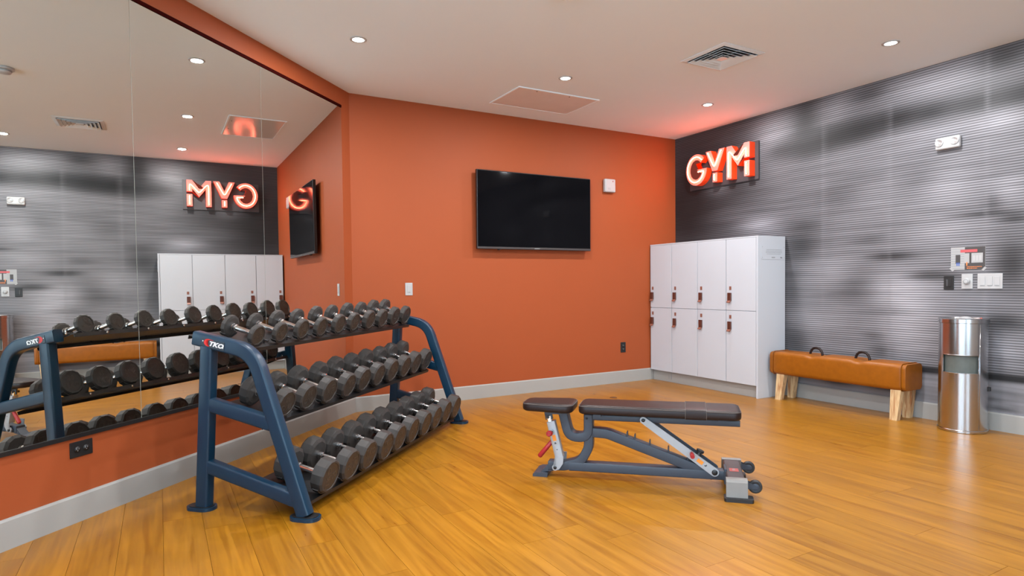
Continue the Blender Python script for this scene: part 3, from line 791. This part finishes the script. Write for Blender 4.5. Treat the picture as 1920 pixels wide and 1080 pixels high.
# ------------------------------------------------------------------ fittings on the mural wall
RX = -PI/2        # local -y of a fitting looks into the room (-x)
def rfit(name, label, cat, y, z):
    return thing(name, label, cat, (R, y, z), (0, 0, -PI/2))
def emergency():
    t = rfit('emergency_light', 'white twin-head emergency light on the mural wall', 'emergency light', 2.50, 2.143)
    MB().box((-.085, -.038, -.046), (.085, -.0008, .046), .012, 3).build('housing', 'whiteplastic', t, sharp=40)
    for s in (-1, 1):
        h = MB().lathe([(0, .038), (.029, .038), (.030, .041), (.028, .045), (.025, .046)], 22, lambda a, b, c, s=s: (s*.053+a, -c, b+.006)).build('lamp_head', 'whiteplastic', t, sharp=40)
        MB().lathe([(0, .041), (.016, .043), (.025, .0458)], 20, lambda a, b, c, s=s: (s*.053+a, -c, b+.006)).build('reflector', 'clearlens', h)
emergency()
def mural_controls():
    t = rfit('wall_outlet', 'black control socket on the mural wall left of the white dial', 'outlet', 2.492, 1.077)
    MB().box((-.035, -.006, -.052), (.035, -.0006, .052), .002).build('plate', 'plastic', t)
    MB().box((-.018, -.0085, -.030), (.018, -.0062, .030), .001).build('insert', 'plastic', t)
    MB().box((-.016, -.0095, -.026), (-.004, -.0087, .026)).build('slot', 'dark', t)
    t = rfit('dial_switch', 'white wall plate with a round dial on the mural wall', 'switch', 2.368, 1.086)
    MB().box((-.037, -.006, -.056), (.037, -.0006, .056), .002).build('plate', 'whiteplastic', t)
    k = MB().lathe([(0, .026), (.012, .026), (.020, .024), (.024, .007), (.024, .0062), (0, .0062)], 24, lambda a, b, c: (a, -c, b)).build('dial', 'whiteplastic', t, sharp=40)
    MB().lathe([(.013, .0262), (.017, .0262), (.017, .0266), (.013, .0266)], 20, lambda a, b, c: (a, -c, b)).build('dial_ring', 'greyprint', k)
    t = rfit('switch_plate', 'wide white triple light switch plate on the mural wall', 'switch', 2.221, 1.087)
    MB().box((-.079, -.006, -.056), (.079, -.0006, .056), .002).build('plate', 'whiteplastic', t)
    for k in (-1, 0, 1):
        r_ = MB().box((k*.046-.0165, -.0088, -.034), (k*.046+.0165, -.0062, .034), .001).build('rocker', 'whiteplastic', t)
        MB().box((k*.046-.014, -.0095, -.033), (k*.046+.014, -.0089, -.029)).build('rocker_mark', 'greyprint', r_)
    # taped-up sheet that shows the three fittings below it
    t = rfit('instruction_sheet', 'laminated instruction sheet picturing the switches, taped above them', 'notice', 2.366, 1.259)
    w, h = .1145, .085
    fn = lambda u, v, d: (u, -d, v)
    def rect(u0, u1, v0, v1, d0, d1, name, m, par): return MB().prism([(u0, v0), (u1, v0), (u1, v1), (u0, v1)], fn, d0, d1).build(name, m, par)
    sheet = rect(-w, w, -h, h, .0006, .0018, 'sheet', 'labelwhite', t)
    rect(-.02, w-.001, -h+.001, h-.001, .0019, .0022, 'dark_photo', 'greyblack', sheet)
    for k in range(9): rect(-w+.002, -.02, -h+.008+k*.018, -h+.013+k*.018, .0019, .0022, 'slat_print', 'greyprint', sheet)
    rect(-.05, .062, .045, .066, .0023, .0026, 'red_banner', 'redtape', sheet)
    rect(-.082, -.05, -.038, .028, .0023, .0026, 'socket_picture', 'greyblack', sheet)
    rect(-.075, -.068, -.055, -.03, .0027, .003, 'blue_mark', 'blueprint', sheet)
    rect(-.062, -.055, -.055, -.03, .0027, .003, 'blue_mark', 'blueprint', sheet)
    rect(-.024, .010, -.036, .038, .0023, .0026, 'dial_picture', 'labelwhite', sheet)
    rect(-.010, -.002, -.055, -.028, .0027, .003, 'orange_mark', 'orangeprint', sheet)
    rect(.024, .098, -.034, .038, .0023, .0026, 'switch_picture', 'labelwhite', sheet)
    for k in range(3): rect(.034+.02*k, .048+.02*k, -.02, .02, .0027, .0029, 'rocker_print', 'whiteplastic', sheet)
    mb = MB(); rg = random.Random(3)
    for v in (-.066, -.077):
        u = -.006
        while u < (.09 if v > -.07 else .06):
            q = rg.uniform(.004, .012); mb.prism([(u, v), (u+q, v), (u+q, v+.005), (u, v+.005)], fn, .0023, .0026); u += q+.003
    mb.build('caption_lines', 'orangeprint', sheet)
    for s in (-1, 1):
        MB().prism([(s*(w-.012), -h-.012), (s*(w+.010), -h+.012), (s*(w-.004), -h+.020), (s*(w-.024), -h-.002)], fn, .0024, .0028).build('tape', 'labelwhite', t)
mural_controls()

# ------------------------------------------------------------------ dumbbell rack
RO, RT = .75, 1.257
T_NEAR, T_FAR = 2.307, .205
rack = thing('dumbbell_rack', 'dark blue-black steel three-tier dumbbell rack in front of the mirror', 'rack', wl(RO, RT), (0, 0, ROTL))
RS = (-RO, RT, 0)                      # shift from wall coordinates (o, -t, z) to the rack's own
TUBE = rrect(.070, .056, .011, 4); XTUBE = rrect(.068, .051, .011, 4)
def end_frame(t, near):
    y = -t; N = (0, 1, 0)
    path = fillet([(.452, y, .856), (.784, y, .789), (1.047, y, .019)], .17, 12)
    MB().sweep(path, TUBE, N).build('bent_rail', 'rackblue', rack, RS, sharp=40)
    MB().sweep([(.472, y, .019), (.526, y, .815)], TUBE, N).build('upright', 'rackblue', rack, RS, sharp=40)
    MB().sweep([(.53, y, .528), (.880, y, .447)], XTUBE, N).build('cross_bar', 'rackblue', rack, RS, sharp=40)
    MB().sweep([(.507, y, .220), (1.005, y, .088)], XTUBE, N).build('cross_bar', 'rackblue', rack, RS, sharp=40)
    for o in (.457, 1.047):
        f = MB().prism(rrect(.150, .095, .045, 6), lambda u, v, d, o=o: (o+u, y+v, d), 0, .016).build('foot_plate', 'rackblue', rack, RS)
        MB().prism(rrect(.128, .074, .034, 6), lambda u, v, d, o=o: (o+u, y+v, d), .0162, .0195).build('foot_collar', 'blacksteel', f, RS)
end_frame(T_NEAR, True); end_frame(T_FAR, False)
# maker's badge on the near frame
def badge():
    y = -(T_NEAR+.0285); cx, cz = .573, .8285; ang = math.atan2(-.202, 1.0)
    ca, sa = math.cos(ang), math.sin(ang)
    fn = lambda u, v, d: (cx+u*ca-v*sa, y-d, cz+u*sa+v*ca)
    b = MB().prism(rrect(.134, .040, .002, 2), fn, 0, .0012).build('badge', 'badgeblue', rack, RS)
    b['label'] = 'navy badge reading TKO with a red crescent'
    me = text_mesh('TKO', .031, .0004, shear=.3, bold=.0014)
    tx = obj('lettering', me, 'badgewhite', b)
    tx.location = Vector(fn(.018, -.002, .0018)) + Vector(RS); tx.scale = (1.3, 1, 1)
    tx.rotation_euler = Matrix(((ca, -sa*1, 0), (0, 0, -1), (sa, ca, 0))).to_euler()
    pts = []
    for k in range(13):
        a = math.radians(70+210*k/12); pts.append((-.026+.026*math.cos(a), .001+.0185*math.sin(a)))
    for k in range(12):
        a = math.radians(272-190*k/11); pts.append((-.019+.020*math.cos(a), .0015+.0145*math.sin(a)))
    pts.append((.005, .017))
    MB().prism(pts, fn, .0013, .0022).build('crescent', 'badgered', b, RS)
    for u, v in ((-.059, .004), (.060, -.008)):
        MB().prism(rrect(.006, .006, .0029, 3), lambda a, c, d, u=u, v=v: fn(u+a, v+c, d), .0013, .002).build('dot', 'badgewhite', b, RS)
badge()
TIERS = [dict(A=(.642, .788), tilt=17.0, of=.667, depth=.275, gap=.014),
         dict(A=(.803, .426), tilt=17.0, of=.838, depth=.300, gap=.012),
         dict(A=(1.032, .060), tilt=13.0, of=1.080, depth=.330, gap=.012)]
def tier_frame(T):
    a = math.radians(T['tilt']); return Vector((math.cos(a), 0, -math.sin(a))), Vector((math.sin(a), 0, math.cos(a)))
for T in TIERS:
    ax, upv = tier_frame(T); A = Vector((T['A'][0], 0, T['A'][1])); dp = T['depth']
    fnS = lambda u, v, d, A=A, ax=ax, upv=upv: A + ax*u + upv*v + Vector((0, d, 0))
    prof = [(0, 0), (0, -.020), (-.003, -.020), (-.003, -.004), (-dp+.003, -.004), (-dp+.003, -.022), (-dp, -.022), (-dp, 0)]
    MB().prism(prof, fnS, -(T_NEAR-.0285), -(T_FAR+.0285)).build('shelf', 'blacksteel', rack, RS)
    for k in range(7):
        MB().lathe([(0, 0), (.0075, 0), (.0075, .004), (.004, .007), (0, .007)], 8, lambda a, b, c, k=k, A=A, ax=ax, upv=upv, dp=dp: A - ax*(dp+c) + upv*(b-.011) + Vector((0, -(.40+.28*k)+a, 0))).build('rail_bolt', 'chrome', rack, RS)
    for t_, s_ in ((T_NEAR-.0285, -1), (T_FAR+.0285, 1)):
        for u in (-.03, -dp+.05):
            MB().lathe([(0, 0), (.009, 0), (.009, .006), (.005, .009), (0, .009)], 8, lambda a, b, c, t_=t_, s_=s_, u=u, A=A, ax=ax, upv=upv: A + ax*(u+a) + upv*(.012+b) + Vector((0, -t_ - s_*(-c) if s_ < 0 else -t_-c, 0))).build('bolt', 'chrome', rack, RS)

# dumbbells: five weights per tier, in pairs
WEIGHTS = [(5, .0545, .029), (10, .058, .033), (15, .062, .036), (20, .066, .040), (25, .070, .044),
           (30, .0715, .055), (35, .0745, .058), (40, .0775, .060), (45, .0805, .062), (50, .083, .064),
           (55, .0845, .072), (60, .0855, .074), (65, .0862, .076), (70, .087, .078), (75, .088, .080)]
HL = .138
def head_mesh(w, r, th):
    mb = MB()
    c = r/math.cos(PI/12)
    mb.lathe([(0, 0), (c*.80, 0), (c, th*.14), (c, th*.86), (c*.90, th), (c*.80, th)], 12, lambda a, b, h: (h, a*math.cos(PI/12)-b*math.sin(PI/12), a*math.sin(PI/12)+b*math.cos(PI/12)), smooth=False)
    mb.lathe([(c*.80, th), (c*.785, th-.0025), (0, th-.0025)], 12, lambda a, b, h: (h, a*math.cos(PI/12)-b*math.sin(PI/12), a*math.sin(PI/12)+b*math.cos(PI/12)), smooth=False, mi=1)
    bmesh.ops.remove_doubles(mb.bm, verts=mb.bm.verts, dist=1e-5)
    me = mb.mesh('head'); me.materials.append(M['rubber']); me.materials.append(M['rubber_face'])
    return me
def handle_mesh():
    mb = MB(); h = HL/2
    prof = [(.0, -h), (.0185, -h), (.0185, -h+.007), (.0165, -h+.008), (.0165, -h+.014), (.018, -h+.015), (.018, -h+.024), (.0135, -h+.028), (.0145, 0), (.0135, h-.028), (.018, h-.024), (.018, h-.015), (.0165, h-.014), (.0165, h-.008), (.0185, h-.007), (.0185, h), (0, h)]
    mb.lathe(prof, 16, lambda a, b, c: (c, a, b))
    me = mb.mesh('handle'); me.materials.append(M['chrome']); me.shade_smooth(); me.set_sharp_from_angle(angle=math.radians(40))
    return me
def saddle_mesh(r):
    """curved cradle under a head: local x along the dumbbell, z away from the shelf"""
    mb = MB(); n = 8; inn = []; out = []
    for k in range(n+1):
        a = math.radians(-90 - 50 + 100*k/n)
        inn.append((r*1.035*math.cos(a), r*1.035*math.sin(a))); out.append(((r*1.035+.005)*math.cos(a), (r*1.035+.005)*math.sin(a)))
    mb.prism(inn+list(reversed(out)), lambda u, v, d: (d, u, v), -.017, .017)
    me = mb.mesh('saddle'); me.materials.append(M['plastic'])
    return me
handle_me = handle_mesh()
ORD = ['first', 'second', 'third', 'fourth', 'fifth', 'sixth', 'seventh', 'eighth', 'ninth', 'tenth']
TN = ['top', 'middle', 'bottom']
SIZE = ['small', 'medium', 'large']
rng = random.Random(12)
for ti, T in enumerate(TIERS):
    ax, upv = tier_frame(T); A = Vector((T['A'][0], 0, T['A'][1])); a = math.radians(T['tilt'])
    for p in range(5):
        w, r, th = WEIGHTS[ti*5+p]
        hm = head_mesh(w, r, th); sm = saddle_mesh(r)
        tk = text_mesh('TKO', r*.62, .0006, bold=.0004); nm = text_mesh(str(w), r*.55, .0006, bold=.0004)
        for q in range(2):
            i = p*2+q; t = 2.120 - .198*i + rng.uniform(-.006, .006)
            lift = r + T['gap']
            s = (T['of'] - A.x - lift*math.sin(a))/math.cos(a) + rng.uniform(-.008, .006)
            half = HL/2 + th
            cpos = A + ax*(s-half) + upv*lift
            loc = wl(cpos.x, t, cpos.z)
            roll = rng.randrange(12)*PI/6
            d = thing('dumbbell', '%s black twelve-sided dumbbell, %s from the near frame on the %s tier' % (SIZE[ti], ORD[i], TN[ti]), 'dumbbell', loc, (0, 0, 0), 'dumbbells on the rack')
            d.rotation_euler = (Matrix.Rotation(ROTL, 3, 'Z') @ Matrix.Rotation(a, 3, 'Y') @ Matrix.Rotation(roll, 3, 'X')).to_euler()
            obj('handle', handle_me, 'chrome', d)
            for sgn in (1, -1):
                hd = obj('head', hm, 'rubber', d)
                hd.location = (sgn*(HL/2+.0004), 0, 0)
                hd.rotation_euler = (0, 0, 0 if sgn > 0 else PI)
                for me, dz in ((tk, r*.24), (nm, -r*.36)):
                    lt = obj('lettering', me, 'embossed', hd)
                    lt.location = (th-.0018, 0, dz)
                    lt.rotation_euler = (PI/2, 0, PI/2)
                # cradle on the shelf
                sd = obj('saddle', sm, 'plastic', rack)
                cs = A + ax*(s-half + sgn*(HL/2+th/2)) + upv*lift
                sd.location = Vector((cs.x, -t, cs.z)) + Vector(RS)
                sd.rotation_euler = (0, a, 0)
            if ti == 0:
                cs = A + ax*(s-.035) + upv*.020
                MB().tube([Vector((cs.x, -t-.072, cs.z))-ax*.028, Vector((cs.x, -t-.072, cs.z))+ax*.012], .0055, 8).box((cs.x-.02, -t-.075, cs.z-.022), (cs.x-.012, -t-.069, cs.z)).build('saddle_pin', 'blacksteel', rack, RS)

# ------------------------------------------------------------------ adjustable bench
BO, BT = 2.5, 1.37
bench = thing('workout_bench', 'black padded adjustable workout bench on a grey steel frame', 'workout bench', wl(BO, BT), (0, 0, ROTL))
BS = (-BO, 0, 0)                       # bench coordinates: (o, y across (negative = near the viewer), z)
def pad(name, o0, o1, hw0, hw1, z0, z1, m, parent=None, rc=.045):
    """upholstered pad with rounded plan corners and soft edges; hw0/hw1 half widths at either end"""
    def outline(ins):
        P = []
        L, W = o1-o0, 1.0
        for cx, cy, a0 in ((o1-rc, 1, 0), (o0+rc, 1, PI/2), (o0+rc, -1, PI), (o1-rc, -1, 1.5*PI)):
            hw = hw1 if cx > (o0+o1)/2 else hw0
            for k in range(7):
                a = a0+PI/2*k/6
                P.append((cx+(rc-ins)*math.cos(a), cy*(hw-rc)+(rc-ins)*math.sin(a)))
        return P
    mb = MB(); prof = [(.010, z0), (.002, z0+.006), (0, z0+.016), (0, z1-.014), (.003, z1-.006), (.010, z1-.001), (.024, z1+.001)]
    rings = [[mb.bm.verts.new((x, y, z)) for x, y in outline(i)] for i, z in prof]
    n = len(rings[0])
    for r0, r1 in zip(rings, rings[1:]):
        for i in range(n):
            j = (i+1) % n; f = mb.bm.faces.new((r0[i], r0[j], r1[j], r1[i])); f.smooth = True
    mb.bm.faces.new(list(reversed(rings[0]))); f = mb.bm.faces.new(rings[-1]); f.smooth = True
    p = mb.build(name, m, parent or bench, BS)
    path = [(x, y, z1-.0065) for x, y in outline(.0015)]; path.append(path[0])
    MB().tube(path, .0016, 5, caps=False).build('stitching', 'stitch', p, BS)
    return p
pad('seat_pad', 1.889, 2.186, .098, .125, .384, .431, 'vinyl', rc=.055)
bp = pad('back_pad', 2.216, 3.068, .118, .125, .384, .433, 'vinyl')
MB().sweep([(2.787, 0, .4085), (2.893, 0, .4085)], rrect(.0545, .2545, .012, 3), (0, 1, 0)).build('cover_band', 'vinyl', bp, BS, sharp=40)
for o in (2.787, 2.893):
    path = [(o, b, .4085+a) for a, b in rrect(.0552, .2552, .012, 3)]; path.append(path[0])
    MB().tube(path, .0014, 5, caps=False).build('band_seam', 'stitch', bp, BS)
NY = (0, 1, 0)
def bar(name, pts, w, d, m, r=None, y=0, rad=.006, parent=None):
    P = [(o, y, z) for o, z in pts]
    if r: P = fillet(P, r, 8)
    return MB().sweep(P, rrect(w, d, rad, 3), NY).build(name, m, parent or bench, BS, sharp=40)
bar('pad_rail', [(2.245, .352), (3.066, .352)], .034, .060, 'benchgrey')
for o in (2.30, 2.95): MB().box((o, -.09, .369), (o+.04, .09, .3835)).build('pad_bracket', 'benchgrey', bench, BS)
bar('seat_carrier', [(2.118, .366), (2.150, .234), (2.262, .234), (2.262, .366)], .050, .078, 'benchgrey', .062)
MB().box((2.02, -.07, .369), (2.15, .07, .3835)).build('seat_bracket', 'benchgrey', bench, BS)
bar('main_post', [(2.262, .335), (2.262, .178), (2.218, .092), (2.120, .064), (2.03, .062)], .052, .066, 'benchgrey', .11)
bar('incline_tube', [(2.286, .265), (2.365, .262), (2.93, .068)], .054, .060, 'benchgrey', .16)
bar('base_beam', [(2.150, .066), (3.000, .072)], .050, .068, 'benchgrey')
for s in (-1, 1):
    MB().lathe([(0, .030), (.011, .030), (.011, .036), (.007, .039), (0, .039)], 12, lambda a, b, c, s=s: (2.255+a, s*c, .347+b)).build('pivot_bolt', 'blacksteel', bench, BS)
for o, z in ((2.476, .276), (2.518, .263), (2.599, .236), (2.698, .205), (2.799, .161)):
    MB().box((o-.0035, -.022, z-.036), (o+.0035, .022, z), .0012, 1).build('ladder_stop', 'benchgrey', bench, BS)
# backrest struts
p0, p1 = Vector((2.566, 0, .352)), Vector((2.937, 0, .090)); dv = (p1-p0).normalized(); sv = Vector((0, 1, 0)).cross(dv)
def strut(y, m):
    pts = []
    for k in range(9): a = PI/2+PI*k/8; pts.append((math.cos(a)*.0185, math.sin(a)*.0185))
    ln = (p1-p0).length
    for k in range(9): a = -PI/2+PI*k/8; pts.append((ln+math.cos(a)*.0225, math.sin(a)*.0225))
    fn = lambda u, v, d: p0+dv*u-sv*v+Vector((0, d, 0))
    s = MB().prism(pts, fn, y-.004, y+.004).build('strut', m, bench, BS)
    for u, rr in ((0, .010), (ln, .015)):
        MB().lathe([(0, .0041), (rr, .0041), (rr, .008), (rr*.6, .010), (0, .010)], 14, lambda a, b, c, u=u: fn(u+a, b, y-c if y < 0 else y+c)).build('strut_bolt', 'blacksteel', s, BS)
    return s, fn
s1, fS = strut(-.042, 'benchsilver'); s2, _ = strut(.042, 'benchgrey')
for u0, u1, v0, v1, nme, m in ((.345, .380, -.009, .011, 'warning_label', 'labelorange'), (.386, .408, -.010, .012, 'logo_label', 'labelwhite')):
    lb = MB().prism([(u0, v0), (u1, v0), (u1, v1), (u0, v1)], lambda u, v, d: fS(u, v, -.046-d), .0002, .001).build(nme, m, s1, BS)
MB().prism([(.393, -.006), (.397, .0), (.391, .001), (.397, .003), (.3965, .009), (.400, .003), (.404, .005), (.401, .0), (.402, -.005), (.3985, -.001)], lambda u, v, d: fS(u, v, -.046-d), .0011, .0016).build('logo_mark', 'dark', s1, BS)
MB().tube([fS(.302, .012, -.044), fS(.302, .012, -.062)], .007, 10).tube([fS(.302, .012, -.060), fS(.308, .010, -.105)], .0115, 12).build('lock_knob', 'redgrip', bench, BS)
MB().lathe([(0, 0), (.016, 0), (.016, .020), (.012, .026), (.012, .034), (.020, .036), (.021, .048), (0, .050)], 18, lambda a, b, c: Vector((2.852, 0, .160)) - sv*(-c) + dv*a + Vector((0, b, 0)) if False else Vector((2.848, b, .150)) + Vector((.40, 0, .92))*c + Vector((.92, 0, -.40))*a).build('adjust_knob', 'plastic', bench, BS, sharp=35)
MB().box((2.80, -.036, .148), (2.87, .036, .158), .002, 1, mtx=Matrix.Translation((2.835, 0, .153)) @ Matrix.Rotation(.6, 4, 'Y') @ Matrix.Translation((-2.835, 0, -.153))).build('strut_bridge', 'benchgrey', bench, BS)
# seat support
def seat_support():
    y = -.030
    a, b = Vector((2.050, y, .322)), Vector((2.098, y, .118))
    MB().sweep([(2.032, y, .372), (2.040, y, .330)], rrect(.044, .012, .004, 2), NY).build('pivot_lug', 'benchgrey', bench, BS, sharp=40)
    MB().tube([(2.034, y-.016, .345), (2.034, y+.03, .345)], .009, 12).build('pivot_pin', 'blacksteel', bench, BS)
    MB().sweep([(2.036, y, .350), (2.052, y, .280)], rrect(.028, .030, .004, 2), NY).build('inner_tube', 'chrome', bench, BS, sharp=40)
    o = MB().sweep([a, b], rrect(.048, .046, .005, 2), NY).build('outer_tube', 'benchsilver', bench, BS, sharp=40)
    d = (b-a).normalized(); s = Vector((0, 1, 0)).cross(d)
    fn = lambda u, v, q: a+d*u+s*v+Vector((0, -.0232-q, 0))
    MB().prism([(.078, -.010), (.112, -.010), (.112, .010), (.078, .010)], fn, .0002, .001).build('warning_label', 'labelorange', o, BS)
    MB().prism([(.114, -.011), (.138, -.011), (.138, .011), (.114, .011)], fn, .0002, .001).build('logo_label', 'labelwhite', o, BS)
    MB().prism([(.119, 0), (.124, -.004), (.125, -.002), (.131, -.006), (.128, .0), (.133, .005), (.126, .003), (.121, .006)], fn, .0011, .0016).build('logo_mark', 'dark', o, BS)
    MB().prism([(.160, -.003), (.165, -.003), (.165, .003), (.160, .003)], fn, .0002, .001).build('hole', 'dark', o, BS)
    fork = [(2.074, .125), (2.122, .125), (2.120, .085), (2.098, .052), (2.075, .042), (2.060, .048), (2.056, .064), (2.066, .078), (2.084, .084)]
    f = MB().prism(fork, lambda u, v, q: (u, y-q, v), .012, .022).prism(fork, lambda u, v, q: (u, y-q, v), -.095, -.085).build('fork', 'benchsilver', bench, BS)
    MB().lathe([(0, .0225), (.009, .0225), (.009, .029), (0, .031)], 12, lambda p, q, c: (2.075+p, y-c, .060+q)).build('fork_bolt', 'blacksteel', f, BS)
    MB().tube([(2.062, y-.020, .268), (2.055, y-.045, .264)], .010, 12).build('pin_sleeve', 'chrome', bench, BS)
    MB().lathe([(0, .0), (.011, .0), (.016, .006), (.017, .020), (.013, .026), (.009, .026), (.008, .022), (0, .022)], 16, lambda p, q, c: (2.055+p-c*.25, y-.045-c, .262+q)).build('pull_knob', 'redgrip', bench, BS, sharp=40)
    MB().tube([(2.074, y, .225), (2.052, y-.004, .203)], .006, 10).build('handle_stem', 'chrome', bench, BS)
    MB().tube([(2.055, y-.003, .207), (2.048, y-.004, .198), (1.984, y-.012, .120), (1.980, y-.012, .115)], [.009, .0125, .0135, .009], 14).build('handle_grip', 'redgrip', bench, BS)
seat_support()
# feet
MB().prism([(1.943, 0), (2.026, 0), (2.030, .024), (1.995, .026), (1.962, .022), (1.943, .014)], lambda u, v, d: (u, d, v), -.048, .120).build('front_foot', 'benchgrey', bench, BS)
MB().prism([(1.985, .024), (2.060, .034), (2.062, .086), (2.040, .080)], lambda u, v, d: (u, d, v), -.030, .030).build('front_gusset', 'benchgrey', bench, BS)
# rear foot: cross bar, end guards, wheels, plate
MB().sweep([(3.035, -.190, .072), (3.035, .210, .072)], rrect(.062, .088, .008, 3), (1, 0, 0)).build('rear_crossbar', 'crossbar', bench, BS, sharp=40)
MB().prism(rrect(.056, .066, .003, 2), lambda u, v, d: (3.035+v*.7, -.02+u*1.0, d), .1032, .1042).build('crossbar_label', 'labelred', bench, BS)
tl = obj('label_mark', text_mesh('TKO', .018, .0003), 'labelwhite', bench); tl.location = Vector((3.035, -.02, .1046))+Vector(BS); tl.rotation_euler = (0, 0, PI/2)
for s, yb in ((-1, -.185), (1, .205)):
    g = [(0, .107), (.012, .1045), (.020, .092), (.028, .018), (.0, .018), (-.03, .1045)]
    MB().prism([(yb+s*a, b) for a, b in g], lambda u, v, d: (d, u, v), 2.985, 3.088).build('end_guard', 'guard', bench, BS)
    MB().prism(rrect(.140, .075, .014, 4), lambda u, v, d, yb=yb, s=s: (3.045+u, yb+s*.012+v, d), 0, .0175).build('rubber_foot', 'plastic', bench, BS)
MB().box((2.985, -.05, .03), (2.998, .05, .112), .002, 1).build('beam_plate', 'benchgrey', bench, BS)
for yw in (-.130, .215):
    w = MB().lathe([(0, -.012), (.021, -.012), (.024, -.013), (.031, -.012), (.034, -.007), (.034, .007), (.031, .012), (.024, .013), (.021, .012), (0, .012)], 24, lambda a, b, c, yw=yw: (3.130+a, yw+c, .056+b)).build('wheel', 'plastic', bench, BS, sharp=40)
    MB().lathe([(0, -.0145), (.010, -.0145), (.018, -.0122), (.018, .0122), (.010, .0145), (0, .0145)], 16, lambda a, b, c, yw=yw: (3.130+a, yw+c, .056+b)).build('wheel_hub', 'benchgrey', w, BS, sharp=40)
    MB().prism([(3.078, .045), (3.140, .048), (3.140, .064), (3.078, .085)], lambda u, v, d, yw=yw: (u, yw+d, v), .0155, .020).prism([(3.078, .045), (3.140, .048), (3.140, .064), (3.078, .085)], lambda u, v, d, yw=yw: (u, yw+d, v), -.020, -.0155).build('wheel_fork', 'benchgrey', bench, BS)
